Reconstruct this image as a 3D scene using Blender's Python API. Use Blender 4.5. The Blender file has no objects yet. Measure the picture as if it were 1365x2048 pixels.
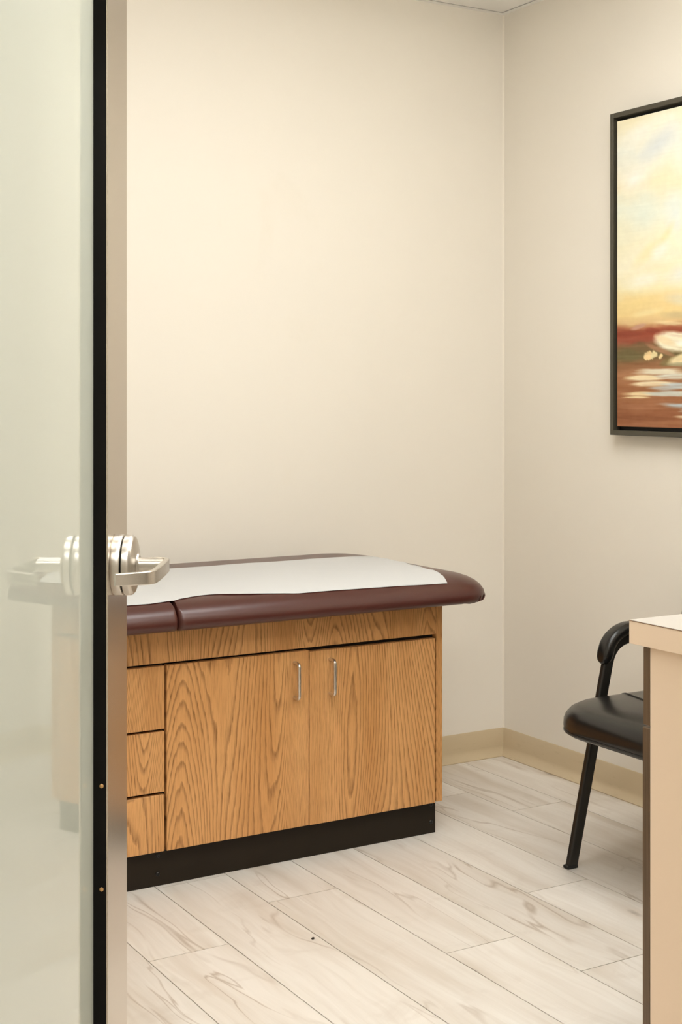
import bpy, bmesh, math, random
import numpy as np
from mathutils import Vector, Matrix

random.seed(7)
S = bpy.context.scene
COL = S.collection
PI = math.pi

# ------------------------------------------------------------------ camera, world, exposure
CAM_H = 1.34
YAW = math.atan(0.5936)
cd = bpy.data.cameras.new('camera')
cam = bpy.data.objects.new('camera', cd)
COL.objects.link(cam)
cam.location = (0, 0, CAM_H)
cam.rotation_euler = (PI/2, 0, -YAW)
cd.sensor_fit = 'VERTICAL'
cd.sensor_height = 36
cd.sensor_width = 24
cd.lens = 36*2800/2048
cd.shift_y = -237/2048
cd.clip_start = 0.05
S.camera = cam

W = bpy.data.worlds.new('world')
S.world = W
W.use_nodes = True
W.node_tree.nodes['Background'].inputs[0].default_value = (1.0, 0.95, 0.88, 1)
W.node_tree.nodes['Background'].inputs[1].default_value = 0.3

S.view_settings.view_transform = 'Standard'
S.view_settings.look = 'None'
S.view_settings.gamma = 1
S.view_settings.use_curve_mapping = False
S.view_settings.exposure = 0.0

LIGHT_ROOM = 12.2       # troffer lens in the exam room
FILL_FRONT = 12.6      # added unseen fill lights just inside the doorway
FILL_HALL = 23.0        # added unseen fill light in the corridor
LIGHT_COL = (.97, 0.99, .985, 1)

# ------------------------------------------------------------------ room numbers (metres)
XR, YB = 3.176, 4.166          # right wall, back wall
XL, YF = 0.10, 1.25            # left wall, room face of the front wall
ZC = 2.745

# ------------------------------------------------------------------ node helpers
def new_mat(name):
    m = bpy.data.materials.new(name)
    m.use_nodes = True
    nt = m.node_tree
    nt.nodes.clear()
    out = nt.nodes.new('ShaderNodeOutputMaterial')
    p = nt.nodes.new('ShaderNodeBsdfPrincipled')
    nt.links.new(p.outputs[0], out.inputs[0])
    return m, nt, p, out

class NT:
    def __init__(s, nt):
        s.nt = nt
    def n(s, t, **k):
        nd = s.nt.nodes.new(t)
        for a, b in k.items():
            setattr(nd, a, b)
        return nd
    def l(s, a, b):
        s.nt.links.new(a, b)
    def put(s, sock, v):
        if v is None:
            return
        if hasattr(v, 'is_linked') or hasattr(v, 'links'):
            s.l(v, sock)
        else:
            sock.default_value = v
    def math(s, op, a, b=None, c=None, clamp=False):
        nd = s.n('ShaderNodeMath', operation=op)
        nd.use_clamp = clamp
        s.put(nd.inputs[0], a)
        s.put(nd.inputs[1], b)
        s.put(nd.inputs[2], c)
        return nd.outputs[0]
    def mapping(s, vec, scale=(1, 1, 1), loc=None):
        nd = s.n('ShaderNodeMapping')
        s.l(vec, nd.inputs[0])
        nd.inputs['Scale'].default_value = scale
        if loc is not None:
            s.put(nd.inputs['Location'], loc)
        return nd.outputs[0]
    def noise(s, vec, scale=1, detail=3, rough=.5, dist=0):
        nd = s.n('ShaderNodeTexNoise')
        s.l(vec, nd.inputs['Vector'])
        nd.inputs['Scale'].default_value = scale
        nd.inputs['Detail'].default_value = detail
        nd.inputs['Roughness'].default_value = rough
        nd.inputs['Distortion'].default_value = dist
        return nd.outputs[0]
    def ramp(s, fac, stops, interp='LINEAR'):
        nd = s.n('ShaderNodeValToRGB')
        s.put(nd.inputs[0], fac)
        e = nd.color_ramp.elements
        nd.color_ramp.interpolation = interp
        while len(e) < len(stops):
            e.new(0.5)
        for el, (p, c) in zip(e, stops):
            el.position = p
            el.color = (*c, 1) if len(c) == 3 else c
        return nd.outputs[0]
    def mix(s, fac, a, b, blend='MIX'):
        nd = s.n('ShaderNodeMix', data_type='RGBA', blend_type=blend)
        s.put(nd.inputs[0], fac)
        s.put(nd.inputs[6], a if not isinstance(a, tuple) else (*a, 1))
        s.put(nd.inputs[7], b if not isinstance(b, tuple) else (*b, 1))
        return nd.outputs[2]
    def coord(s, which='Object'):
        return s.n('ShaderNodeTexCoord').outputs[which]
    def seed(s):
        nd = s.n('ShaderNodeAttribute')
        nd.attribute_type = 'OBJECT'
        nd.attribute_name = 'seed'
        return nd.outputs['Fac']
    def bump(s, h, strength=.2, dist=.002):
        nd = s.n('ShaderNodeBump')
        nd.inputs['Strength'].default_value = strength
        nd.inputs['Distance'].default_value = dist
        s.l(h, nd.inputs['Height'])
        return nd.outputs[0]

def srgb(r, g, b):
    f = lambda c: (c/255/12.92) if c/255 <= .04045 else ((c/255+.055)/1.055)**2.4
    return (f(r), f(g), f(b))

def simple(name, col, rough=.5, metal=0, spec=.5, coat=0, bump=None):
    m, nt, p, o = new_mat(name)
    t = NT(nt)
    p.inputs['Base Color'].default_value = (*col, 1)
    p.inputs['Roughness'].default_value = rough
    p.inputs['Metallic'].default_value = metal
    p.inputs['Specular IOR Level'].default_value = spec
    p.inputs['Coat Weight'].default_value = coat
    if bump:
        sc, st, di = bump
        h = t.noise(t.coord(), sc, 4, .6)
        t.l(t.bump(h, st, di), p.inputs['Normal'])
    return m

# ------------------------------------------------------------------ materials
def make_wall_mat():
    m, nt, p, o = new_mat('cream_wall_paint')
    t = NT(nt)
    c = t.coord()
    big = t.noise(c, 1.3, 3, .5)
    col = t.mix(big, (.835, .775, .680), (.850, .795, .703))
    scuff = t.ramp(t.noise(t.mapping(c, (1.4, 1.4, 1.1)), 2.6, 6, .62, .6), [(.62, (0, 0, 0)), (.78, (1, 1, 1))])
    col = t.mix(t.math('MULTIPLY', scuff, .16), col, (.74, .66, .53))
    t.l(col, p.inputs['Base Color'])
    p.inputs['Roughness'].default_value = .5
    p.inputs['Specular IOR Level'].default_value = .35
    t.l(t.bump(t.noise(c, 240, 3, .6), .10, .001), p.inputs['Normal'])
    return m

def make_base_mat():
    m, nt, p, o = new_mat('tan_vinyl_cove_base')
    t = NT(nt)
    c = t.coord()
    col = t.mix(t.noise(c, 3, 3), (.56, .445, .28), (.61, .495, .33))
    dirt = t.ramp(t.noise(t.mapping(c, (3, 3, 12)), 4, 6, .7), [(.58, (0, 0, 0)), (.74, (1, 1, 1))])
    col = t.mix(t.math('MULTIPLY', dirt, .35), col, (.36, .27, .14))
    t.l(col, p.inputs['Base Color'])
    p.inputs['Roughness'].default_value = .38
    t.l(t.bump(t.noise(c, 60, 3), .12, .001), p.inputs['Normal'])
    return m

def make_plank_mat():
    m, nt, p, o = new_mat('whitewashed_maple_plank')
    t = NT(nt)
    sd = t.seed()
    off = t.n('ShaderNodeCombineXYZ')
    t.l(t.math('MULTIPLY', sd, 37.0), off.inputs[0])
    t.l(t.math('MULTIPLY', sd, 91.0), off.inputs[1])
    c = t.mapping(t.coord(), (1, 1, 1), off.outputs[0])
    # a slow wander so that the grain bends round the knots
    w = t.noise(t.mapping(c, (5, 1.6, 1)), 1, 2, .5)
    wv = t.n('ShaderNodeVectorMath', operation='MULTIPLY_ADD')
    cx = t.n('ShaderNodeCombineXYZ')
    t.l(w, cx.inputs[0])
    t.l(cx.outputs[0], wv.inputs[0])
    wv.inputs[1].default_value = (.13, 0, 0)
    t.l(c, wv.inputs[2])
    cw = wv.outputs[0]
    broad = t.noise(t.mapping(cw, (9, .9, 1)), 1, 5, .55, .3)
    col = t.ramp(broad, [(.30, (.600, .525, .440)), (.46, (.705, .645, .575)), (.60, (.770, .720, .655)), (.75, (.710, .655, .585))])
    fine = t.noise(t.mapping(cw, (70, 2.2, 1)), 1, 5, .6)
    col = t.mix(t.math('MULTIPLY', t.ramp(fine, [(.45, (0, 0, 0)), (.72, (1, 1, 1))]), .32), col, (.57, .50, .42))
    # cross figure (short blotches across the grain)
    cross = t.ramp(t.noise(t.mapping(cw, (6, 7, 1)), 1, 4, .6, .6), [(.58, (0, 0, 0)), (.72, (1, 1, 1))])
    col = t.mix(t.math('MULTIPLY', cross, .34), col, (.545, .475, .40))
    # thin brown veins: where a stretched noise crosses one level
    vn = t.noise(t.mapping(cw, (5.5, .75, 1)), 1, 3, .5, .7)
    vein = t.math('SUBTRACT', 1.0, t.math('MULTIPLY', t.math('ABSOLUTE', t.math('SUBTRACT', vn, .47)), 75.0), clamp=True)
    vmask = t.ramp(t.noise(t.mapping(c, (3, 2.5, 1)), 1, 3), [(.42, (0, 0, 0)), (.62, (1, 1, 1))])
    col = t.mix(t.math('MULTIPLY', t.math('MULTIPLY', vein, vmask), .72), col, (.37, .28, .20))
    # knots
    vo = t.n('ShaderNodeTexVoronoi')
    t.l(t.mapping(cw, (4.8, 1.9, 1)), vo.inputs['Vector'])
    vo.inputs['Scale'].default_value = 1.0
    d = t.math('ADD', vo.outputs['Distance'], t.math('MULTIPLY', t.math('SUBTRACT', t.noise(c, 60, 3), .5), .05))
    kmask = t.math('GREATER_THAN', t.n('ShaderNodeSeparateColor').outputs[0], .5)
    sep = kmask.node.inputs[0].links[0].from_node
    t.l(vo.outputs['Color'], sep.inputs[0])
    halo = t.math('MULTIPLY', t.ramp(d, [(.05, (1, 1, 1)), (.28, (0, 0, 0))]), kmask)
    col = t.mix(t.math('MULTIPLY', halo, .55), col, (.55, .46, .37))
    core = t.math('MULTIPLY', t.ramp(d, [(.03, (1, 1, 1)), (.075, (0, 0, 0))]), kmask)
    col = t.mix(t.math('MULTIPLY', core, .75), col, (.35, .29, .235))
    # a little tone of its own for every plank
    hv = t.n('ShaderNodeHueSaturation')
    t.l(col, hv.inputs['Color'])
    t.l(t.math('ADD', .97, t.math('MULTIPLY', sd, .07)), hv.inputs['Value'])
    t.l(hv.outputs[0], p.inputs['Base Color'])
    p.inputs['Roughness'].default_value = .42
    p.inputs['Specular IOR Level'].default_value = .35
    t.l(t.bump(fine, .06, .001), p.inputs['Normal'])
    return m

def make_oak_mat():
    m, nt, p, o = new_mat('golden_oak_laminate')
    t = NT(nt)
    sd = t.seed()
    off = t.n('ShaderNodeCombineXYZ')
    t.l(t.math('MULTIPLY', sd, 13.0), off.inputs[0])
    t.l(t.math('MULTIPLY', sd, 7.0), off.inputs[2])
    c = t.mapping(t.coord(), (1, 0.0, 1), off.outputs[0])
    # growth rings: level lines of a tall stretched field give cathedrals and straight grain
    fld = t.noise(t.mapping(c, (2.7, 1, .30)), 1, 1.2, .4, .1)
    wob = t.noise(t.mapping(c, (60, 1, 9)), 1, 3, .6)
    ring = t.math('ADD', t.math('MULTIPLY', fld, 150.0), t.math('MULTIPLY', wob, .9))
    saw = t.math('FRACT', ring)
    late = t.ramp(saw, [(0, (0, 0, 0)), (.55, (.10, .10, .10)), (.86, (1, 1, 1)), (.97, (.55, .55, .55)), (1.0, (0, 0, 0))])
    pores = t.noise(t.mapping(c, (420, 1, 16)), 1, 3, .65)
    pr = t.ramp(pores, [(.46, (0, 0, 0)), (.66, (1, 1, 1))])
    tone = t.noise(t.mapping(c, (9, 1, 1.1)), 1, 3, .5)
    col = t.ramp(tone, [(.3, (.595, .282, .092)), (.7, (.755, .405, .160))])
    dark = t.math('MULTIPLY', late, t.math('ADD', .50, t.math('MULTIPLY', pr, .65)))
    col = t.mix(t.math('MULTIPLY', dark, .88, clamp=True), col, (.150, .055, .012))
    col = t.mix(t.math('MULTIPLY', pr, .32), col, (.26, .115, .03))
    t.l(col, p.inputs['Base Color'])
    p.inputs['Roughness'].default_value = .42
    p.inputs['Specular IOR Level'].default_value = .4
    t.l(t.bump(pores, .08, .001), p.inputs['Normal'])
    return m

def make_darkwood_mat():
    m, nt, p, o = new_mat('dark_walnut_laminate')
    t = NT(nt)
    c = t.coord()
    n = t.noise(t.mapping(c, (160, 160, 4)), 1, 4, .6)
    col = t.ramp(n, [(.3, (.085, .048, .022)), (.7, (.165, .10, .055))])
    t.l(col, p.inputs['Base Color'])
    p.inputs['Roughness'].default_value = .4
    return m

def make_vinyl(name, c1, c2, rough, scale=900, st=.12, spec=.5):
    m, nt, p, o = new_mat(name)
    t = NT(nt)
    c = t.coord()
    col = t.mix(t.noise(c, 7, 3), c1, c2)
    t.l(col, p.inputs['Base Color'])
    p.inputs['Roughness'].default_value = rough
    p.inputs['Specular IOR Level'].default_value = spec
    h = t.math('ADD', t.math('MULTIPLY', t.noise(c, scale, 2), .5), t.math('MULTIPLY', t.noise(c, 22, 3), 2.0))
    t.l(t.bump(h, st, .001), p.inputs['Normal'])
    return m

def make_paper():
    m, nt, p, o = new_mat('white_crepe_paper')
    t = NT(nt)
    c = t.coord()
    h = t.noise(t.mapping(c, (260, 900, 260)), 1, 4, .7)
    big = t.noise(t.mapping(c, (2.0, 26, 1)), 1, 3, .5)
    col = t.mix(h, (.525, .518, .505), (.585, .58, .57))
    t.l(col, p.inputs['Base Color'])
    p.inputs['Roughness'].default_value = .85
    hh = t.math('ADD', h, t.math('MULTIPLY', big, 2.5))
    t.l(t.bump(hh, .35, .0012), p.inputs['Normal'])
    return m

def make_brushed(name, col, rough, streak=(900, 900, 5)):
    m, nt, p, o = new_mat(name)
    t = NT(nt)
    c = t.coord()
    n = t.noise(t.mapping(c, streak), 1, 4, .6)
    t.l(t.ramp(n, [(.3, tuple(v*.90 for v in col)), (.7, col)]), p.inputs['Base Color'])
    t.l(t.math('ADD', rough-.04, t.math('MULTIPLY', n, .08)), p.inputs['Roughness'])
    p.inputs['Metallic'].default_value = 1
    t.l(t.bump(n, .05, .0005), p.inputs['Normal'])
    return m

def make_frosted():
    # back-etched glass: milky body, smooth polished face
    m, nt, p, o = new_mat('frosted_glass')
    t = NT(nt)
    p.inputs['Base Color'].default_value = (*srgb(212, 214, 200), 1)
    p.inputs['Roughness'].default_value = 0.0
    p.inputs['IOR'].default_value = 1.5
    tr = t.n('ShaderNodeBsdfTranslucent')
    tr.inputs[0].default_value = (*srgb(212, 214, 200), 1)
    mx = t.n('ShaderNodeMixShader')
    mx.inputs[0].default_value = .10
    t.l(p.outputs[0], mx.inputs[1])
    t.l(tr.outputs[0], mx.inputs[2])
    t.l(mx.outputs[0], o.inputs[0])
    return m

def make_emit(name, strength):
    m, nt, p, o = new_mat(name)
    p.inputs['Base Color'].default_value = (.9, .9, .88, 1)
    p.inputs['Emission Color'].default_value = LIGHT_COL
    p.inputs['Emission Strength'].default_value = strength
    return m

def make_canvas():
    m, nt, p, o = new_mat('oil_painted_canvas')
    t = NT(nt)
    a = t.n('ShaderNodeVertexColor', layer_name='paint')
    t.l(a.outputs[0], p.inputs['Base Color'])
    p.inputs['Roughness'].default_value = .45
    c = t.coord()
    h = t.noise(t.mapping(c, (1, 30, 90)), 1, 5, .6, .5)
    t.l(t.bump(h, .15, .002), p.inputs['Normal'])
    return m

M = dict(
    wall=make_wall_mat(), base=make_base_mat(), plank=make_plank_mat(), oak=make_oak_mat(),
    walnut=make_darkwood_mat(),
    burgundy=make_vinyl('burgundy_vinyl', (.062, .0165, .0120), (.078, .0225, .0160), .30),
    blackleather=make_vinyl('black_leatherette', (.006, .0055, .005), (.009, .008, .007), .27, 500, .12),
    piping=simple('black_piping', (.02, .018, .015), .35),
    paper=make_paper(),
    steel=make_brushed('brushed_stainless', (.62, .55, .47), .24),
    satin=make_brushed('satin_chrome', (.58, .535, .475), .33, (5, 900, 900)),
    pull=simple('satin_nickel', (.72, .69, .64), .28, 1),
    blackanod=simple('black_anodised', (.0025, .0018, .0012), .4, 0, .15),
    screw=simple('brass_screw', (.55, .33, .14), .35, 1),
    glass=make_frosted(),
    kick=make_vinyl('dark_kickplate', (.014, .0090, .0045), (.022, .0150, .0082), .45, 30, .1, .22),
    bolt=simple('black_bolt', (.006, .006, .006), .4),
    carcass=simple('dark_gap_liner', (.012, .008, .005), .8),
    blackmetal=simple('black_powder_coat', (.012, .010, .008), .32, 0, .5, 0, (300, .05, .001)),
    rubber=simple('black_rubber', (.01, .01, .009), .6),
    counter=simple('cream_laminate_top', (.50, .465, .42), .35),
    panel=simple('beige_laminate', (.86, .675, .50), .38),
    edge=simple('brown_core_line', (.22, .11, .05), .5),
    frame=simple('bronze_float_frame', (.075, .066, .046), .42, .2, .5),
    frameblack=simple('black_frame_inside', (.004, .004, .0035), .6),
    canvas=make_canvas(),
    tile=simple('white_ceiling_tile', (.93, .91, .875), .9, 0, .2, 0, (160, .3, .002)),
    grid=simple('white_grid_metal', (.92, .90, .86), .45),
    subfloor=simple('dark_subfloor', (.035, .026, .018), .9),
    lens_room=make_emit('troffer_lens_room', LIGHT_ROOM),
    fill_front=make_emit('added_fill_lens_front', FILL_FRONT),
    fill_hall=make_emit('added_fill_lens_hall', FILL_HALL),
    caulk=simple('pale_caulk', (.84, .78, .66), .5),
    crumb=simple('dark_crumb', (.03, .02, .012), .8),
)

# ------------------------------------------------------------------ object helpers
MW = {}
def empty(name, loc, rz=0, label=None, cat=None, group=None, kind=None):
    o = bpy.data.objects.new(name, None)
    COL.objects.link(o)
    o.location = loc
    o.rotation_euler = (0, 0, rz)
    o.empty_display_size = .1
    MW[o] = Matrix.Translation(loc) @ Matrix.Rotation(rz, 4, 'Z')
    tag(o, label, cat, group, kind)
    return o

def tag(o, label=None, cat=None, group=None, kind=None):
    if label: o['label'] = label
    if cat: o['category'] = cat
    if group: o['group'] = group
    if kind: o['kind'] = kind
    return o

def link(name, bm, mat, parent=None, origin=None, local=False, smooth=False, seed=None, flat_angle=None):
    """link a bmesh as one object; vertices are in room coordinates unless local=True"""
    bmesh.ops.recalc_face_normals(bm, faces=bm.faces)
    Mx = MW[parent].copy() if parent else Matrix.Identity(4)
    off = Vector((0, 0, 0))
    if not local:
        if origin is None and not parent:
            origin = (0, 0, 0)
        if parent:
            bm.transform(Mx.inverted())
            if origin is not None:
                off = Mx.inverted() @ Vector(origin)
                bm.transform(Matrix.Translation(-off))
        else:
            off = Vector(origin)
            bm.transform(Matrix.Translation(-off))
    me = bpy.data.meshes.new(name)
    bm.to_mesh(me)
    bm.free()
    mats = mat if isinstance(mat, list) else [mat]
    for x in mats:
        me.materials.append(x)
    if smooth:
        for p in me.polygons:
            p.use_smooth = True
        me.set_sharp_from_angle(angle=math.radians(flat_angle or 40))
    o = bpy.data.objects.new(name, me)
    COL.objects.link(o)
    o.location = off
    if parent:
        o.parent = parent
    MW[o] = Mx @ Matrix.Translation(off)
    if seed is not None:
        o['seed'] = float(seed)
    return o

def add_box(bm, x0, x1, y0, y1, z0, z1, bev=0, seg=2, mi=0):
    vs = [bm.verts.new(v) for v in ((x0, y0, z0), (x1, y0, z0), (x1, y1, z0), (x0, y1, z0),
                                    (x0, y0, z1), (x1, y0, z1), (x1, y1, z1), (x0, y1, z1))]
    fs = [bm.faces.new([vs[i] for i in q]) for q in
          ((3, 2, 1, 0), (4, 5, 6, 7), (0, 1, 5, 4), (1, 2, 6, 5), (2, 3, 7, 6), (3, 0, 4, 7))]
    for f in fs:
        f.material_index = mi
    if bev:
        es = set()
        for f in fs:
            es.update(f.edges)
        r = bmesh.ops.bevel(bm, geom=list(es), offset=bev, segments=seg, affect='EDGES', profile=.5)
        for f in r['faces']:
            f.material_index = mi
    return fs

def box(*a, **k):
    bm = bmesh.new()
    add_box(bm, *a, **k)
    return bm

def loft(bm, rings, closed=True, cap0=True, cap1=True):
    R = [[bm.verts.new(p) for p in r] for r in rings]
    n = len(R[0])
    for a, b in zip(R, R[1:]):
        for i in range(n if closed else n-1):
            j = (i+1) % n
            bm.faces.new((a[i], a[j], b[j], b[i]))
    if cap0: bm.faces.new(list(reversed(R[0])))
    if cap1: bm.faces.new(R[-1])
    return R

def rrect(x0, x1, y0, y1, radii, n=8):
    """rounded rectangle, CCW; radii for corners (x1,y1),(x0,y1),(x0,y0),(x1,y0)"""
    pts = []
    for (cx, cy, sx, sy, a0), r in zip(((x1, y1, -1, -1, 0), (x0, y1, 1, -1, 90), (x0, y0, 1, 1, 180), (x1, y0, -1, 1, 270)), radii):
        r = max(r, .0005)
        ox, oy = cx+sx*r, cy+sy*r
        for k in range(n+1):
            a = math.radians(a0+90*k/n)
            pts.append((ox+r*math.cos(a), oy+r*math.sin(a)))
    return pts

def sweep(bm, path, prof, up=(0, 0, 1), scales=None, cap=True):
    """carry a closed 2-D profile (side, up) along a polyline"""
    P = [Vector(p) for p in path]
    up = Vector(up)
    rings = []
    for i, p in enumerate(P):
        t = (P[min(i+1, len(P)-1)]-P[max(i-1, 0)]).normalized()
        side = t.cross(up).normalized()
        u2 = side.cross(t).normalized()
        s = scales[i] if scales else (1, 1)
        rings.append([p+side*(a*s[0])+u2*(b*s[1]) for a, b in prof])
    loft(bm, rings, True, cap, cap)

def circ(r, n=12, ry=None):
    return [(r*math.cos(2*PI*k/n), (ry or r)*math.sin(2*PI*k/n)) for k in range(n)]

def rprof(w, h, r, n=3):
    return rrect(-w/2, w/2, -h/2, h/2, (r, r, r, r), n)

def bez(p0, p1, p2, n=8):
    p0, p1, p2 = Vector(p0), Vector(p1), Vector(p2)
    return [(p0*(1-t)**2+p1*2*t*(1-t)+p2*t*t) for t in [k/n for k in range(n+1)]]

def lathe(bm, prof, axis_o, ax, n=32):
    """revolve (radius, height) pairs about the axis ax through axis_o"""
    ax = Vector(ax).normalized()
    s = ax.orthogonal().normalized()
    q = ax.cross(s)
    o = Vector(axis_o)
    rings = [[o+ax*h+(s*math.cos(2*PI*k/n)+q*math.sin(2*PI*k/n))*max(r, .0002) for k in range(n)] for r, h in prof]
    loft(bm, rings)

# ------------------------------------------------------------------ the setting
def struct(name, bm, mat, **k):
    o = link(name, bm, mat, **k)
    o['kind'] = 'structure'
    return o

HX0, HX1, HY0 = -1.6, 4.2, -1.5           # corridor
WT = .12
struct('wall_back', box(XL-WT, XR+WT, YB, YB+WT, 0, 2.9), M['wall'])
struct('wall_right', box(XR, XR+WT, YF, YB, 0, 2.9), M['wall'])
struct('wall_left', box(XL-WT, XL, YF, YB, 0, 2.9), M['wall'])
DX0, DX1, DZ = .265, 1.345, 2.16           # doorway
bm = bmesh.new()
add_box(bm, HX0, DX0, YF-WT, YF, 0, 2.9)
add_box(bm, DX1, HX1, YF-WT, YF, 0, 2.9)
add_box(bm, DX0, DX1, YF-WT, YF, DZ, 2.9)
struct('wall_front', bm, M['wall'])
bm = bmesh.new()
add_box(bm, HX0-WT, HX0, HY0, YF, 0, 2.9)
add_box(bm, HX1, HX1+WT, HY0, YF, 0, 2.9)
add_box(bm, HX0-WT, HX1+WT, HY0-WT, HY0, 0, 2.9)
struct('wall_corridor', bm, M['wall'])
# door frame lining
bm = bmesh.new()
add_box(bm, DX0, DX0+.02, YF-WT-.01, YF+.01, 0, DZ)
add_box(bm, DX1-.02, DX1, YF-WT-.01, YF+.01, 0, DZ)
add_box(bm, DX0+.02, DX1-.02, YF-WT-.01, YF+.01, DZ-.02, DZ)
struct('trim_3', bm, M['blackanod'])

# floor: dark bed with single planks on it
PT = .006
floor = struct('floor', box(HX0, HX1, HY0, YB, -.10, -PT), M['subfloor'])
PW, G = .2104, .0023
L0 = 1.295
joints = {0: 3.071, 2: 3.267, 3: 2.7525, 4: 2.508, 5: 2.975, 7: 3.583, 6: 3.825, 1: 2.30, -1: 2.62, -2: 3.40}
PL = 1.213
k0 = -int((L0-HX0)/PW)-1
k1 = int((HX1-L0)/PW)+1
rs = random.Random(11)
for k in range(k0, k1+1):
    x0, x1 = max(L0+k*PW, HX0), min(L0+(k+1)*PW, HX1)
    if x0 >= XR and x1 > XR:
        ymax = YF-.2
    elif x1 <= XL:
        ymax = YF-.2
    else:
        ymax = YB
        x1 = min(x1, XR) if x0 < XR else x1
    j = joints.get(k, rs.uniform(2.2, 3.4))
    while j > HY0: j -= PL
    ys = [HY0]
    while j < ymax:
        if j-ys[-1] > .02: ys.append(j)
        j += PL
    ys.append(ymax)
    if x1-x0 < .01: continue
    for a, b in zip(ys, ys[1:]):
        if b-a < .01: continue
        cx, cy = (x0+x1)/2, (a+b)/2
        link('plank', box(x0+G/2, x1-G/2, a+G/2, b-G/2, -PT, 0), M['plank'], parent=floor, origin=(cx, cy, 0), seed=rs.random())

# cove base
def cove(name, pts, nrm, h=.100):
    """wall base swept along a straight line: toe curls out onto the floor"""
    prof = [(0, 0), (.025, 0), (.0255, .003), (.0205, .0075), (.0145, .0135), (.0095, .0205), (.0063, .028), (.0048, .036), (.0038, h-.003), (.002, h), (0, h)]
    n = Vector((*nrm, 0))
    bm = bmesh.new()
    loft(bm, [[Vector((*p, 0))+n*a+Vector((0, 0, b)) for a, b in prof] for p in pts])
    struct(name, bm, M['base'], smooth=True)
cove('baseboard_back', ((XL, YB), (XR-.0005, YB)), (0, -1))
cove('baseboard_right', ((XR, YB-.0006), (XR, YF+.76)), (-1, 0))
cove('baseboard_left', ((XL, YB-.026), (XL, YF)), (1, 0))

# ceiling: slab, lay-in tiles, grid bars and wall angle
ceiling = struct('ceiling', box(HX0-WT, HX1+WT, HY0-WT, YB+WT, 2.9, 3.0), M['tile'])
struct('ceiling.001', box(HX0, HX1, HY0, YF-WT, ZC, ZC+.05), M['tile'])
AW = .022
bm = bmesh.new()
add_box(bm, XL, XR, YB-AW, YB, ZC, ZC+.002)
add_box(bm, XL, XR, YB-.002, YB, ZC+.002, ZC+.03)
struct('trim_1', bm, M['grid'])
bm = bmesh.new()
add_box(bm, XR-AW, XR, YF, YB-AW, ZC, ZC+.002)
add_box(bm, XR-.002, XR, YF, YB-AW, ZC+.002, ZC+.03)
struct('trim_2', bm, M['grid'])
bm = bmesh.new()
add_box(bm, XL, XL+AW, YF, YB-AW, ZC, ZC+.002)
add_box(bm, XL+AW, XR-AW, YF, YF+AW, ZC, ZC+.002)
struct('trim_4', bm, M['grid'])
TS = .61
xs = [XR-k*TS for k in range(6)]; xs = [x for x in xs if x > XL+.05]+[XL]
ys = [YB-k*TS for k in range(6)]; ys = [y for y in ys if y > YF+.05]+[YF]
bars = bmesh.new()
for x in xs[1:-1]: add_box(bars, x-.012, x+.012, YF+AW, YB-AW, ZC, ZC+.0022)
for i in range(len(xs)-1):
    a0, a1 = xs[i+1]+(.012 if i < len(xs)-2 else AW), xs[i]-(.012 if i else AW)
    for y in ys[1:-1]: add_box(bars, a0, a1, y-.012, y+.012, ZC, ZC+.0022)
link('grid_bars', bars, M['grid'], parent=ceiling)
light_cells = {(1, 2), (2, 2), (1, 4), (2, 4), (3, 4)}
for i in range(len(xs)-1):
    for j in range(len(ys)-1):
        if (i, j) in light_cells: continue
        e = lambda q, n, last: (AW if q == 0 else .012)
        x1 = xs[i]-(AW if i == 0 else .012)-.005
        x0 = xs[i+1]+(AW if i == len(xs)-2 else .012)+.003
        y1 = ys[j]-(AW if j == 0 else .012)-.006
        y0 = ys[j+1]+(AW if j == len(ys)-2 else .012)+.003
        bm = bmesh.new()
        add_box(bm, x0, x1, y0, y1, ZC+.001, ZC+.012)
        add_box(bm, x0-.009, x1+.009, y0-.009, y1+.009, ZC+.012, ZC+.02)
        link('ceiling_tile', bm, M['tile'], parent=ceiling, origin=((x0+x1)/2, (y0+y1)/2, ZC))
# pale caulk bead in the inside corner
bm = bmesh.new()
loft(bm, [[(XR, YB, z), (XR-.005, YB, z), (XR, YB-.005, z)] for z in (.10, ZC)])
struct('trim_5', bm, M['caulk'])

def troffer(x0, x1, y0, y1, lens, label):
    t = empty('ceiling_light', ((x0+x1)/2, (y0+y1)/2, ZC), 0, label, 'ceiling light')
    bm = bmesh.new()
    w = .028
    add_box(bm, x0, x1, y0, y0+w, ZC-.004, ZC+.05)
    add_box(bm, x0, x1, y1-w, y1, ZC-.004, ZC+.05)
    add_box(bm, x0, x0+w, y0+w, y1-w, ZC-.004, ZC+.05)
    add_box(bm, x1-w, x1, y0+w, y1-w, ZC-.004, ZC+.05)
    link('light_frame', bm, M['grid'], t)
    link('diffuser', box(x0+w, x1-w, y0+w, y1-w, ZC-.045, ZC+.006, bev=.018, seg=2), lens, t)
troffer(xs[3]+.014, xs[1]-.014, ys[3]+.014, ys[2]-.014, M['lens_room'], 'long white recessed ceiling light over the exam room floor')
troffer(xs[4]+.014, xs[2]-.014, ys[5]+.026, ys[4]-.014, M['fill_front'], 'long white fill light added out of view just inside the open door')  # added out of view to brighten the door glass, end panel and lever
troffer(xs[2]+.014, xs[1]-.014, ys[5]+.026, ys[4]-.014, M['fill_front'], 'small square white fill light added out of view above the countertop')  # extra unseen fill, added to lift the right side of the room
troffer(-.35, .85, -.35, .25, M['fill_hall'], 'white fill light added out of view in the corridor outside the doorway')  # unseen ambient fill added behind the camera, reaching in through the doorway

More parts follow.
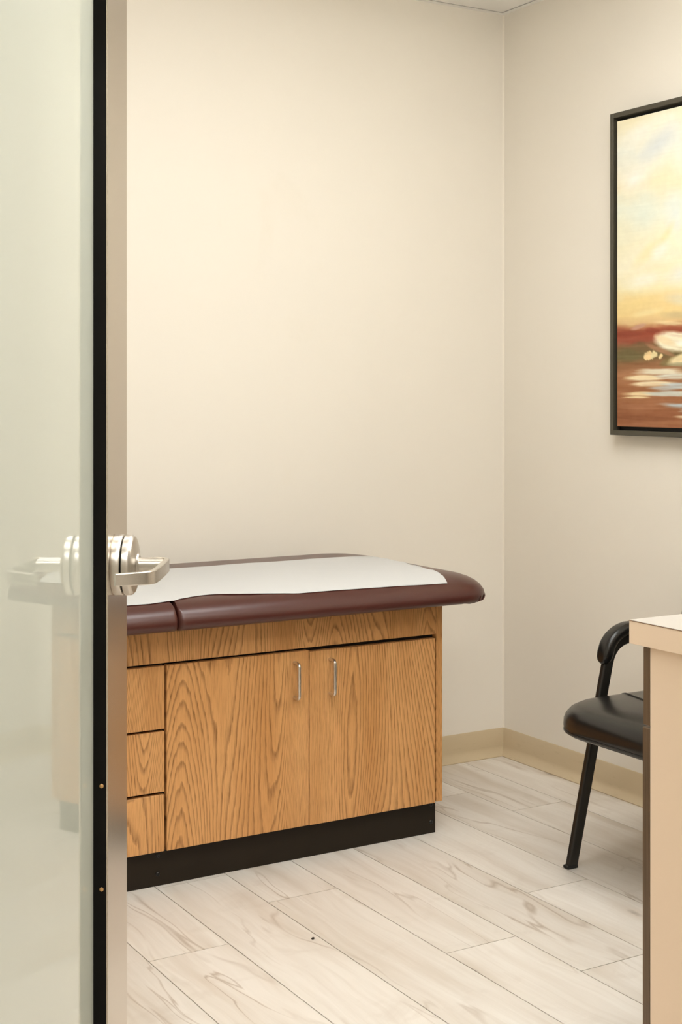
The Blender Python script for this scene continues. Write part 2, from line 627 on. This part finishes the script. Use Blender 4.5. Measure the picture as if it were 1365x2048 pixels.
# ------------------------------------------------------------------ exam table
TX0, TX1 = 1.045, 2.436                     # cabinet left and right
TF, TBK = 3.50, 4.06                        # cabinet front plane and back
ZB, ZT = .104, .700
table = empty('exam_table', ((TX0+TX1)/2, 3.78, 0), 0,
              'oak exam table with a burgundy padded top against the cream wall', 'exam table')
bm = bmesh.new()
add_box(bm, TX0+.022, TX1-.023, TF+.021, TBK, ZB, ZT-.003)
link('cabinet_body', bm, M['carcass'], table)
link('side_panel', box(TX1-.0225, TX1, TF, TBK, ZB-.001, ZT, bev=.001, seg=1), M['oak'], table, seed=.31)
link('side_panel', box(TX0, TX0+.0215, TF, TBK, ZB, ZT, bev=.001, seg=1), M['oak'], table, seed=.77)
link('top_rail', box(TX0+.022, TX1-.0235, TF, TF+.02, .6115, ZT, bev=.0008, seg=1), M['oak'], table, seed=1.93)
link('table_deck', box(TX0+.03, TX1-.03, TF+.02, TBK, ZT, .7125), M['carcass'], table)
DRX = 1.524
doors = []
for i, (a, b, zt) in enumerate(((DRX+.0035, 1.9685, .6045), (1.9725, TX1-.0265, .5995))):
    yo = -.003 if i == 0 else 0
    d = link('door', box(a, b, TF+yo, TF+.02+yo, ZB-.001-.002*i, zt, bev=.0008, seg=1), M['oak'], table, seed=(.58, 1.27)[i])
    hx = (1.921, 2.040)[i]
    zc = (.5235, .5215)[i]
    y0 = TF+yo
    r, pr, hl = .0047, .030, .050
    path = [(hx, y0-.0003, zc+hl), (hx, y0-.018, zc+hl)]
    path += bez((hx, y0-.018, zc+hl), (hx, y0-pr, zc+hl), (hx, y0-pr, zc+hl-.012), 6)[1:]
    path += bez((hx, y0-pr, zc-hl+.012), (hx, y0-pr, zc-hl), (hx, y0-.018, zc-hl), 6)
    path += [(hx, y0-.0003, zc-hl)]
    bm = bmesh.new()
    sweep(bm, path, circ(r, 12), up=(1, 0, 0))
    link('handle', bm, M['pull'], d, smooth=True)
for i, (z0, z1) in enumerate(((.4335, .6035), (.2635, .4265), (.1025, .2555))):
    link('drawer', box(TX0+.025, DRX-.002, TF, TF+.02, z0, z1, bev=.0008, seg=1), M['oak'], table, seed=(.12, .88, 1.55)[i])
kick = link('toe_kick', box(TX0+.03, TX1-.005, TF+.03, TBK-.01, .0, ZB, bev=.001, seg=1), M['kick'], table)
for (bx, bz) in ((2.414, .088), (2.414, .034), (1.515, .083), (1.515, .033)):
    bm = bmesh.new()
    lathe(bm, [(.0062, 0), (.0062, .002), (.0045, .0038), (.0022, .0038), (.0018, .0022)], (bx, TF+.0302, bz), (0, -1, 0), 14)
    link('bolt', bm, M['bolt'], kick, smooth=True)

CX0, CX1, CYF, CYB = .66, 2.556, 3.37, 4.095
BRK = 1.510
CPROF = [(.060, .7130), (.022, .7138), (.008, .7180), (.0015, .7265), (0, .7380), (.003, .7500), (.012, .7635), (.025, .7750), (.042, .7850),
         (.065, .7930), (.095, .7990), (.140, .8045), (.20, .8075), (.27, .8090)]
def top_z(inset):
    pr = [q for q in CPROF if q[1] >= .738]
    for (a, za), (b, zb) in zip(pr, pr[1:]):
        if inset <= b: return za+(zb-za)*max(0, inset-a)/(b-a)
    return pr[-1][1]
def pad(x0, x1, brk_left, radii):
    rings = []
    n = 10
    for q, (ins, z) in enumerate(CPROF):
        lx = ins*(.13 if brk_left else 1)
        rx = ins*(1 if brk_left else .13)
        f = max(ins, 0)
        rr = [max(r-f*.55, .004) for r in radii]
        ring = rrect(x0+lx, x1-rx, CYF+ins, CYB-ins*.30, rr, n)
        out = []
        for i, (x, y) in enumerate(ring):
            zz = z
            # gathered pleats under the rounded end corners
            if brk_left and q < 4 and x > x1-.16:
                zz += .0022*math.sin(i*2.1)
            out.append((x, y, zz))
        rings.append(out)
    bm = bmesh.new()
    loft(bm, rings)
    return bm
link('cushion', pad(BRK+.0006, CX1, True, (.15, .018, .018, .115)), M['burgundy'], table, smooth=True, flat_angle=70)
link('headrest_cushion', pad(CX0, BRK-.0006, False, (.018, .13, .13, .018)), M['burgundy'], table, smooth=True, flat_angle=70)
# pleats of the upholstery gathered below the corner
bm = bmesh.new()
for k in range(7):
    a = math.radians(-62+k*13)
    cx, cy, r = CX1-.115, CYF+.115, .1135
    p = [(cx+(r+d)*math.cos(a), cy+(r+d)*math.sin(a), z) for d, z in ((.0015, .737), (.0012, .7295), (-.002, .7215), (-.012, .7165))]
    sweep(bm, p, circ(.0022, 6), scales=[(.3, .3), (1, 1), (1.2, 1.2), (.5, .5)])
link('pleats', bm, M['burgundy'], table, smooth=True)

# paper on the cushion
def front_y(x):
    pts = [(.80, 3.43), (1.39, 3.415), (1.442, 3.414), (1.50, 3.420), (1.55, 3.431), (1.60, 3.440), (1.64, 3.440), (1.72, 3.426), (1.88, 3.408), (2.10, 3.405), (2.25, 3.402), (2.50, 3.394)]
    for (a, ya), (b, yb) in zip(pts, pts[1:]):
        if x <= b:
            t = (x-a)/(b-a)
            return ya+(yb-ya)*t
    return pts[-1][1]
def back_y(x): return 3.892-.003*math.sin(x*3)
rj = random.Random(5)
def torn_x(v):
    # v = 0 at the front edge, 1 at the back; a torn, stepped end
    base = 2.383+.067*v+.010*math.sin(PI*v)*v
    steps = .007*math.sin(v*9+1.0)+.014*((v*4.3) % 1.0)-.008
    return base+steps*(1 if .03 < v < .97 else .2)+rj.uniform(-.0015, .0015)
NXp, NYp = 110, 60
tx = [torn_x(j/NYp) for j in range(NYp+1)]
bm = bmesh.new()
lay = []
for up in (0, 1):
    g = []
    for i in range(NXp+1):
        row = []
        for j in range(NYp+1):
            v = j/NYp
            u = i/NXp
            x = .82+(tx[j]-.82)*u
            y = front_y(x)+(back_y(x)-front_y(x))*v
            ins = min(y-CYF, (CYB-y)/.30, CX1-x)
            z = top_z(ins)
            dbr = abs(x-BRK)
            z0 = min(top_z(dbr/.13) if dbr < .035 else .9, z)
            z = max(z0, z-.003)            # the sheet bridges the seam
            z += .0020+.0007*(1+math.sin(x*23+y*9)*math.sin(y*31+x*5))
            if j == 0: z -= .0004
            row.append(bm.verts.new((x, y, z+.0004*up)))
        g.append(row)
    lay.append(g)
for g in lay:
    for i in range(NXp):
        for j in range(NYp):
            bm.faces.new((g[i][j], g[i+1][j], g[i+1][j+1], g[i][j+1]))
def rim(g): return [g[i][0] for i in range(NXp+1)]+[g[NXp][j] for j in range(1, NYp+1)]+[g[i][NYp] for i in range(NXp-1, -1, -1)]+[g[0][j] for j in range(NYp-1, 0, -1)]
ra, rb = rim(lay[0]), rim(lay[1])
for i in range(len(ra)):
    j = (i+1) % len(ra)
    bm.faces.new((ra[i], ra[j], rb[j], rb[i]))
pp = link('exam_paper', bm, M['paper'], origin=(1.65, 3.74, .79), smooth=True, flat_angle=60)
tag(pp, 'white crepe paper sheet with a torn end lying on the burgundy exam table', 'paper sheet')

# ------------------------------------------------------------------ guest chair (faces -X, back to the right wall)
chair = empty('guest_chair', (2.80, 2.795, 0), 0, 'black padded guest chair with metal arms by the right wall', 'chair')
CY = 2.795
for s in (1, -1):
    y = CY+s*.275
    # front leg rises straight into the arm, bends back and runs to the rear
    path = [(2.580, y, .004), (2.620, y, .173), (2.660, y, .342), (2.700, y, .511), (2.7135, y, .566)]
    path += bez((2.7135, y, .566), (2.727, y, .622), (2.785, y, .632), 8)[1:]
    path += [(2.88, y, .634), (2.98, y, .630)]
    bm = bmesh.new()
    sweep(bm, path, rprof(.020, .034, .006), up=(-.95, 0, .3))
    link('front_leg', bm, M['blackmetal'], chair, smooth=True)
    bm = bmesh.new()
    path = [(3.085, y, .004), (3.03, y, .22), (3.0, y, .40), (3.005, y, .55), (3.03, y, .70), (3.065, y, .86)]
    sweep(bm, path, rprof(.020, .034, .006), up=(-1, 0, .1))
    link('rear_leg', bm, M['blackmetal'], chair, smooth=True)
    for fx, nm in ((2.5785, 'foot_cap'), (3.087, 'foot_cap')):
        link(nm, box(fx-.020, fx+.018, y-.0115, y+.0115, 0, .010, bev=.003), M['rubber'], chair)
    # padded arm: drooping nose, then level
    p = [(2.6945, y, .5635), (2.6955, y, .566), (2.6975, y, .571), (2.701, y, .580), (2.706, y, .594)] + bez((2.714, y, .616), (2.735, y, .652), (2.79, y, .660), 8) + [(2.85, y, .661), (2.93, y, .657), (2.962, y, .655)]
    sc = [(.15, .12), (.45, .42), (.72, .70), (.90, .92), (1, 1.02)] + [(1, 1)]*9 + [(1, 1), (.9, .85), (.4, .4)]
    bm = bmesh.new()
    sweep(bm, p, rprof(.050, .034, .014, 4), up=(-.6, 0, .8), scales=sc)
    link('arm_pad', bm, M['blackleather'], chair, smooth=True, flat_angle=60)
    link('side_rail', box(2.665, 3.0, y-.009, y+.009, .385, .415, bev=.003), M['blackmetal'], chair)
SP = [(.080, .404), (.030, .406), (.012, .411), (.003, .421), (0, .434), (.001, .449), (.006, .463), (.016, .475), (.034, .4845), (.06, .489), (.12, .491), (.2, .491)]
SX0, SX1, SY0, SY1 = 2.465, 2.985, CY-.262, CY+.262
rings = []
for ins, z in SP:
    ring = rrect(SX0+ins, SX1-ins, SY0+ins, SY1-ins, [max(r-ins*.6, .03) for r in (.07, .14, .14, .07)], 8)
    out = []
    for x, y in ring:
        f = max(0, 1-(x-SX0)/.20)          # front rolls down
        out.append((x, y, z-.005*f*f))
    rings.append(out)
bm = bmesh.new()
loft(bm, rings)
seat = link('seat', bm, M['blackleather'], chair, smooth=True, flat_angle=60)
# welts
def seat_ring(ins, dz):
    k = min(range(len(SP)), key=lambda q: abs(SP[q][0]-ins)+ (0 if SP[q][1] < .41 else 1))
    return [Vector((x, y, z+dz)) for x, y, z in rings[k]]
bm = bmesh.new()
loop = [Vector(p) for p in rings[3]]
ctr = Vector((2.74, CY, 0))
prof = circ(.0035, 6)
R = []
for i, pnt in enumerate(loop):
    a, b = loop[i-1], loop[(i+1) % len(loop)]
    tdir = (b-a).normalized()
    sd = tdir.cross(Vector((0, 0, 1))).normalized()
    R.append([bm.verts.new(pnt+sd*u+Vector((0, 0, 1))*w) for u, w in prof])
for i in range(len(R)):
    a, b = R[i], R[(i+1) % len(R)]
    for q in range(6):
        bm.faces.new((a[q], a[(q+1) % 6], b[(q+1) % 6], b[q]))
link('piping', bm, M['piping'], seat, smooth=True)
def seat_top(x, y):
    ins = min(x-SX0, SX1-x, y-SY0, SY1-y)
    tp = SP[4:]
    z = tp[-1][1]
    for (a, za), (b, zb) in zip(tp, tp[1:]):
        if ins <= b:
            z = za+(zb-za)*max(0, ins-a)/(b-a); break
    f = max(0, 1-(x-SX0)/.20)
    return z-.005*f*f
bm = bmesh.new()
path = []
for k in range(25):
    y = SY0+.006+(SY1-SY0-.012)*k/24
    x = 2.69+.055*((y-CY)/.262)**2
    path.append((x, y, seat_top(x, y)+.0006))
sweep(bm, path, circ(.0028, 6))
link('seam', bm, M['piping'], seat, smooth=True)
# backrest
rings = []
for ins, d in [(.05, 0), (.012, .004), (0, .018), (.006, .034), (.03, .048), (.08, .056)]:
    ring = rrect(CY-.24+ins, CY+.24-ins, .53+ins, .91-ins, [max(.09-ins*.6, .02)]*4, 8)
    rings.append([(3.045+(z-.72)*.18-d, y, z) for y, z in ring])
bm = bmesh.new()
loft(bm, rings)
link('backrest', bm, M['blackleather'], chair, smooth=True, flat_angle=60)
bm = bmesh.new()
for z, x in ((.62, 3.018), (.80, 3.052)):
    add_box(bm, x-.004, x+.006, CY-.27, CY+.27, z-.015, z+.015)
link('back_bracket', bm, M['blackmetal'], chair)
bm = bmesh.new()
for x in (2.70, 2.93):
    add_box(bm, x-.015, x+.015, CY-.27, CY+.27, .386, .405)
link('seat_frame', bm, M['blackmetal'], chair)

# ------------------------------------------------------------------ base cabinet with counter along the front wall
KX, KY = 1.808, 1.985
unit = empty('base_cabinet', (2.35, 1.62, 0), 0, 'beige base cabinet with dark walnut drawer and door fronts beside the doorway', 'cabinet')
PX = KX+.012
link('end_panel', box(PX, PX+.02, YF+.005, KY-.0435, 0, .871, bev=.0008, seg=1), M['panel'], unit)
link('cabinet_body', box(PX+.02, XR-.02, YF+.005, KY-.0455, .10, .871), M['panel'], unit)
link('toe_kick', box(PX+.02, XR-.02, YF+.06, KY-.14, 0, .10), M['kick'], unit)
nfr = 3
fw = (XR-.02-PX)/nfr
for i in range(nfr):
    a, b = PX+.0005+i*fw, PX-.003+(i+1)*fw
    link('drawer', box(a, b, KY-.043, KY-.0245, .7220, .867, bev=.0012, seg=1), M['walnut'], unit)
    link('door', box(a, b, KY-.043, KY-.0225, .105, .7175, bev=.0012, seg=1), M['walnut'], unit)
ct = bmesh.new()
add_box(ct, KX, XR-.001, YF+.002, KY, .871, .9135, bev=.0006, seg=1)
counter = empty('countertop', (2.49, 1.62, .871), 0, 'thick cream laminate countertop with a square corner on the base cabinet', 'countertop')
link('slab', ct, M['panel'], counter)
link('top_sheet', box(KX-.0005, XR-.001, YF+.002, KY+.0005, .9135, .9142), M['edge'], counter)
link('laminate_top', box(KX+.0005, XR-.001, YF+.002, KY-.0005, .9142, .9152), M['counter'], counter)

# ------------------------------------------------------------------ painting on the right wall
FX = XR-.042
PY0, PY1, PZ0, PZ1 = 2.72, 3.533, 1.203, 2.265
pic = empty('framed_painting', (XR, (PY0+PY1)/2, PZ0), 0, 'abstract sunset landscape painting in a dark floating frame on the right wall', 'painting')
bm = bmesh.new()
w = .016
for a in ((PY0, PY0+w, PZ0, PZ1), (PY1-w, PY1, PZ0, PZ1), (PY0+w, PY1-w, PZ0, PZ0+w), (PY0+w, PY1-w, PZ1-w, PZ1)):
    add_box(bm, FX, XR-.002, a[0], a[1], a[2], a[3], bev=.001, seg=1)
link('frame', bm, M['frame'], pic)
link('frame_backing', box(XR-.012, XR-.003, PY0+w, PY1-w, PZ0+w, PZ1-w), M['frameblack'], pic)
gp = .013
cy1, cy0, cz0, cz1 = PY1-w-gp, PY0+w+gp, PZ0+w+gp, PZ1-w-gp
CW, CH = cy1-cy0, cz1-cz0
nx, nz = 230, 350
# paint the picture: s = metres from the left edge, t = 0 top .. 1 bottom
sg, tg = np.meshgrid(np.linspace(0, CW, nx+1), np.linspace(0, 1, nz+1), indexing='ij')
rng = np.random.default_rng(4)
def vnoise(a, b, fa, fb, seed):
    r = np.random.default_rng(seed)
    tab = r.random((64, 64))
    x, y = a*fa, b*fb
    xi, yi = np.floor(x).astype(int), np.floor(y).astype(int)
    fx, fy = x-xi, y-yi
    fx, fy = fx*fx*(3-2*fx), fy*fy*(3-2*fy)
    g = lambda i, j: tab[i % 64, j % 64]
    return (g(xi, yi)*(1-fx)+g(xi+1, yi)*fx)*(1-fy)+(g(xi, yi+1)*(1-fx)+g(xi+1, yi+1)*fx)*fy
def fbm(a, b, fa, fb, seed):
    return sum(vnoise(a, b, fa*2**o, fb*2**o, seed+o)*.5**o for o in range(4))/1.875
stops = [(0, (250, 240, 205)), (.05, (252, 248, 228)), (.10, (244, 245, 232)), (.18, (253, 247, 225)), (.24, (252, 240, 205)), (.30, (242, 245, 226)),
         (.40, (252, 245, 212)), (.48, (254, 247, 218)), (.55, (252, 240, 196)), (.59, (250, 224, 160)), (.64, (246, 216, 150)),
         (.665, (232, 196, 140)), (.685, (168, 92, 58)), (.70, (150, 62, 34)), (.725, (156, 76, 50)), (.745, (128, 96, 58)), (.775, (112, 96, 54)), (.80, (146, 98, 58)),
         (.83, (176, 122, 82)), (.87, (160, 102, 60)), (.92, (164, 106, 66)), (.96, (150, 90, 52)), (1.0, (160, 100, 62))]
wob = (fbm(sg, tg, 5, 9, 3)-.5)
amp = np.where(tg < .62, .10, .022)
tw = np.clip(tg+wob*amp+.03*(fbm(sg, tg, 14, 20, 9)-.5)*np.where(tg < .6, 1, .5), 0, 1)
sp = np.array([q[0] for q in stops])
pc = np.stack([np.interp(tw, sp, [q[1][c] for q in stops]) for c in range(3)], -1)
def blend(mask, col):
    global pc
    pc = pc*(1-mask[..., None])+np.array(col)[None, None]*mask[..., None]
def blob(s0, t0, rs_, rt, col, op, ang=0, soft=.5, streak=0, seed=1, rag=.5, fr=None):
    fr = fr or ((7, 130) if rag >= .9 else (12, 22))
    ds, dt = sg-s0, (tg-t0)*CH
    ca, sa = math.cos(ang), math.sin(ang)
    a, b = ds*ca+dt*sa, -ds*sa+dt*ca
    q = np.sqrt((a/rs_)**2+(b/(rt*CH))**2)
    q = q+rag*(fbm(a+1, b+1, fr[0], fr[1], seed)-.5)
    mk = np.clip((1-q)/soft, 0, 1)
    if streak:
        mk = mk*np.clip(1-streak+2*streak*fbm(a+2, b+2, 6, 110, seed+5), 0, 1)
    blend(np.clip(mk*op, 0, 1), col)
# sky
blob(.20, .10, .12, .05, (222, 228, 232), .8, -.5, 1, .2, 11)
blob(.10, .06, .08, .05, (255, 253, 240), .8, -.3, 1, .2, 12)
blob(.08, .20, .09, .05, (255, 254, 244), .9, -.3, 1, .1, 13)
blob(.22, .20, .10, .05, (253, 240, 200), .7, -.6, 1, .2, 14)
blob(.13, .31, .10, .06, (236, 244, 230), .8, -.4, 1, .2, 15)
blob(.36, .36, .07, .20, (214, 222, 238), .9, 0, 1, .2, 16)
blob(.27, .33, .06, .10, (240, 246, 240), .8, -.3, 1, .2, 17)
blob(.15, .44, .10, .03, (253, 240, 190), .8, -.5, .8, .4, 18)
blob(.22, .40, .07, .02, (252, 238, 186), .8, -.8, .8, .4, 19)
blob(.20, .44, .06, .03, (255, 252, 236), .8, -.4, .8, .3, 20)
blob(.12, .53, .12, .03, (255, 252, 234), .8, -.1, .8, .3, 21)
blob(.30, .52, .09, .05, (244, 246, 238), .8, -.2, 1, .2, 22)
blob(.30, .60, .10, .025, (236, 228, 205), .7, .1, .8, .4, 23)
blob(.10, .60, .10, .03, (250, 222, 152), .8, -.1, .8, .4, 24)
blob(.13, .635, .09, .015, (252, 232, 176), .8, -.1, .6, .4, 25)
blob(.28, .648, .10, .018, (214, 190, 140), .8, .05, .6, .5, 26)
blob(.25, .672, .10, .010, (246, 222, 170), .8, .1, .5, .5, 27)
# horizon
blob(.10, .678, .045, .010, (206, 160, 138), .8, -.2, .4, .6, 28)
blob(.05, .70, .10, .012, (140, 54, 28), .8, 0, .5, .4, 29)
blob(.18, .698, .06, .013, (146, 56, 30), .9, .2, .4, .4, 30)
blob(.33, .688, .09, .008, (176, 100, 70), .8, .15, .5, .5, 31)
blob(.06, .765, .09, .026, (112, 100, 58), .85, 0, .5, .4, 32)
blob(.11, .742, .05, .020, (120, 94, 56), .8, 0, .5, .4, 33)
blob(.30, .733, .145, .036, (255, 246, 214), 1, .12, .35, .25, 34)
blob(.22, .725, .06, .014, (250, 226, 178), .8, .3, .5, .5, 35)
blob(.20, .755, .08, .010, (186, 132, 98), .7, .3, .4, .5, 36)
blob(.33, .74, .06, .015, (255, 255, 244), .9, .1, .5, .2, 37)
blob(.24, .792, .055, .014, (128, 110, 62), .9, -.2, .4, .4, 38)
blob(.145, .771, .018, .017, (250, 218, 160), 1, -.5, .22, .3, 39, 1.3, (70, 60))
blob(.173, .770, .016, .013, (240, 222, 168), 1, -.4, .22, .3, 40, 1.3, (70, 60))
blob(.200, .778, .014, .009, (252, 224, 166), 1, -.7, .22, .3, 41, 1.3, (70, 60))
blob(.33, .782, .10, .020, (250, 230, 180), .95, -.15, .3, .3, 42)
blob(.29, .802, .07, .007, (166, 158, 122), .8, 0, .4, .5, 43)
# water
for (s0, t0, l, h, col) in ((.20, .822, .14, .010, (240, 232, 204)), (.13, .842, .10, .012, (250, 232, 188)), (.28, .838, .12, .013, (236, 238, 222)),
                            (.36, .845, .07, .016, (250, 206, 140)), (.17, .862, .11, .010, (252, 236, 196)), (.30, .868, .12, .013, (206, 214, 214)),
                            (.22, .876, .08, .010, (198, 206, 204)), (.12, .893, .10, .011, (250, 228, 178)), (.26, .893, .13, .010, (214, 216, 204)),
                            (.36, .885, .08, .012, (250, 238, 206)), (.09, .905, .08, .004, (252, 232, 182)), (.36, .905, .06, .010, (246, 190, 120)),
                            (.30, .930, .13, .012, (190, 200, 204)), (.36, .945, .08, .010, (220, 220, 206)), (.33, .966, .09, .006, (250, 236, 200)),
                            (.10, .935, .12, .012, (168, 110, 72)), (.12, .972, .14, .012, (142, 84, 46)), (.25, .985, .14, .008, (166, 108, 68))):
    blob(s0, t0, l, h, col, .95, 0, .45, .55, int(s0*1000+t0*3000), .9)
brush = (fbm(sg, tg*CH, 10, 160, 77)-.5)*np.where(tg > .66, 26, 8)
brush2 = (fbm(sg+tg, sg-tg, 40, 40, 78)-.5)*8
pc = np.clip(pc+(brush+brush2)[..., None], 0, 255)/255
lin = .92*np.where(pc <= .04045, pc/12.92, ((pc+.055)/1.055)**2.4)
org = Vector((XR, (PY0+PY1)/2, PZ0))
vv = []
for i in range(nx+1):
    for j in range(nz+1):
        vv.append((FX+.006-org.x, cy1-CW*i/nx-org.y, cz1-CH*j/nz-org.z))
ff = []
for i in range(nx):
    for j in range(nz):
        a = i*(nz+1)+j
        ff.append((a, a+1, a+nz+2, a+nz+1))
nb = len(vv)
rimi = [i*(nz+1) for i in range(nx+1)]+[nx*(nz+1)+j for j in range(1, nz+1)]+[i*(nz+1)+nz for i in range(nx-1, -1, -1)]+[j for j in range(nz-1, 0, -1)]
for q in rimi:
    vv.append((XR-.0125-org.x, vv[q][1], vv[q][2]))
for k in range(len(rimi)):
    k2 = (k+1) % len(rimi)
    ff.append((rimi[k], rimi[k2], nb+k2, nb+k))
me = bpy.data.meshes.new('canvas')
me.from_pydata(vv, [], ff)
me.materials.append(M['canvas'])
at = me.color_attributes.new('paint', 'FLOAT_COLOR', 'POINT')
full = np.ones((len(vv), 4), dtype=np.float32)
full[:nb, :3] = lin.reshape(-1, 3)
full[nb:, :3] = lin.reshape(-1, 3)[rimi]
at.data.foreach_set('color', full.ravel())
co = bpy.data.objects.new('canvas', me)
COL.objects.link(co)
co.parent = pic

# ------------------------------------------------------------------ the open frosted-glass door (local x along the leaf, y = face towards the room's right)
DW = .90                                     # leaf width
DVEC = (.025, 1.0)                            # leaf direction seen from the camera's heading
cs, sn = math.cos(YAW), math.sin(YAW)
def heading(ax, ay): return (ax*cs+ay*sn, -ax*sn+ay*cs)
dd = heading(*DVEC)
dang = math.atan2(dd[1], dd[0])
free = heading(-.3469+.025*.149, 1.96+.149)
ln = math.hypot(*dd)
hinge = (free[0]-dd[0]/ln*DW, free[1]-dd[1]/ln*DW)
door = empty('door_1', (hinge[0], hinge[1], 0), dang, kind='structure')
door.rotation_euler = (0, 0, dang)
# local +y must point to the right-hand side seen from the camera: flip sign below with Y()
def dbox(name, x0, x1, y0, y1, z0, z1, mat, parent=door, bev=0):
    return link(name, box(x0, x1, min(-y0, -y1), max(-y0, -y1), z0, z1, bev=bev, seg=2), mat, parent, local=True)
SW = .149
PR = .0205                                   # how far the stile face stands proud of the glass
DZ0, DZ1 = .008, 2.13
dbox('glass_pane', .07, DW-SW+.008, -.010, 0, .22, 2.03, M['glass'])
core = dbox('stile_core', DW-SW, DW-.002, -.030, PR-.0024, DZ0, DZ1, M['blackanod'])
dbox('lock_stile', DW-SW-.0004, DW, PR-.0024, PR, DZ0, DZ1, M['steel'], bev=.0006)
dbox('lock_stile', DW-SW-.0004, DW, -.0324, -.030, DZ0, DZ1, M['steel'], bev=.0006)
dbox('hinge_stile', 0, .09, -.0324, PR, DZ0, DZ1, M['steel'], bev=.0015)
dbox('top_rail', .0905, DW-SW-.0008, -.0324, PR, 2.01, DZ1, M['steel'], bev=.0015)
dbox('bottom_rail', .0905, DW-SW-.0008, -.0324, PR, DZ0, .25, M['steel'], bev=.0015)
for z in (.7906, .646):
    bm = bmesh.new()
    lathe(bm, [(.0030, 0), (.0030, .0008), (.0016, .0016)], (DW-SW-.0001, -.0115, z), (-1, 0, 0), 12)
    link('screw', bm, M['screw'], core, local=True, smooth=True)

# lever set: rose in two rings, neck, and a lever returning to the door
RX, RZ = DW-SW+.0527, 1.094
lever = bmesh.new()
lathe(lever, [(.0430, 0), (.0435, .001), (.0435, .0125), (.0425, .0135)], (RX, -PR-.0001, RZ), (0, -1, 0), 56)
rose = link('rose', lever, M['satin'], door, local=True, smooth=True, flat_angle=50)
bm = bmesh.new()
lathe(bm, [(.0405, .0), (.0405, .0022)], (RX, -PR-.0136, RZ), (0, -1, 0), 48)
link('rose_gap', bm, M['blackanod'], rose, local=True)
bm = bmesh.new()
lathe(bm, [(.0425, 0), (.0435, .001), (.0435, .0080), (.0428, .0100), (.0400, .0130), (.034, .0152), (.022, .0165), (.0165, .0172), (.0150, .0196), (.0125, .0200)], (RX, -PR-.0158, RZ), (0, -1, 0), 56)
link('rose_cap', bm, M['satin'], rose, local=True, smooth=True, flat_angle=25)
bm = bmesh.new()
lathe(bm, [(.0105, 0), (.0105, .036)], (RX, -PR-.0355, RZ), (0, -1, 0), 32)
link('neck', bm, M['satin'], rose, local=True, smooth=True)
# lever plan: (toward hinge, out from face); bar is a tall flat strap
def lv(pts, th):
    """strap of thickness th along plan points, tapering in height"""
    bm = bmesh.new()
    n = len(pts)
    lefts, rights = [], []
    for i, (a, b, h) in enumerate(pts):
        p = Vector((a, b))
        t0 = (p-Vector(pts[i-1][:2])).normalized() if i else None
        t1 = (Vector(pts[i+1][:2])-p).normalized() if i < n-1 else None
        t = ((t0 or t1)+(t1 or t0)).normalized()
        nn = Vector((-t.y, t.x))
        c = nn.dot(Vector((-(t1 or t0).y, (t1 or t0).x)))
        nn = nn/max(c, .5)
        lefts.append((p+nn*th/2, h)); rights.append((p-nn*th/2, h))
    rr = []
    for (a, h), (b, _) in zip(lefts, rights):
        c = .0012
        f = lambda q, z: (RX-q.x, -(PR+q.y), RZ+.001+z)
        m1 = a+(b-a)*.12; m2 = a+(b-a)*.88
        rr.append([f(a, -h/2+c), f(m1, -h/2), f(m2, -h/2), f(b, -h/2+c), f(b, h/2-c), f(m2, h/2), f(m1, h/2), f(a, h/2-c)])
    loft(bm, rr)
    return bm
pts = [(-.004, .054, .0195), (-.002, .066, .0195), (.003, .0725, .0195), (.012, .0765, .0195), (.060, .0780, .0192), (.110, .0785, .0188), (.136, .0775, .0184), (.148, .073, .018), (.154, .066, .0176), (.164, .049, .0168), (.172, .032, .0162)]
link('lever', lv(pts, .0075), M['satin'], rose, local=True, smooth=True, flat_angle=30)

# ------------------------------------------------------------------ a crumb on the floor
bm = bmesh.new()
bmesh.ops.create_icosphere(bm, subdivisions=2, radius=.0042)
for v in bm.verts:
    v.co *= 1+random.uniform(-.25, .25)
    v.co.z *= .6
zmin = min(v.co.z for v in bm.verts)
cxy = (1.6955, 2.991)
bm.transform(Matrix.Translation((cxy[0], cxy[1], -zmin)))
tag(link('crumb', bm, M['crumb'], origin=(*cxy, 0)), 'tiny dark crumb on the pale plank floor in front of the exam table', 'crumb')
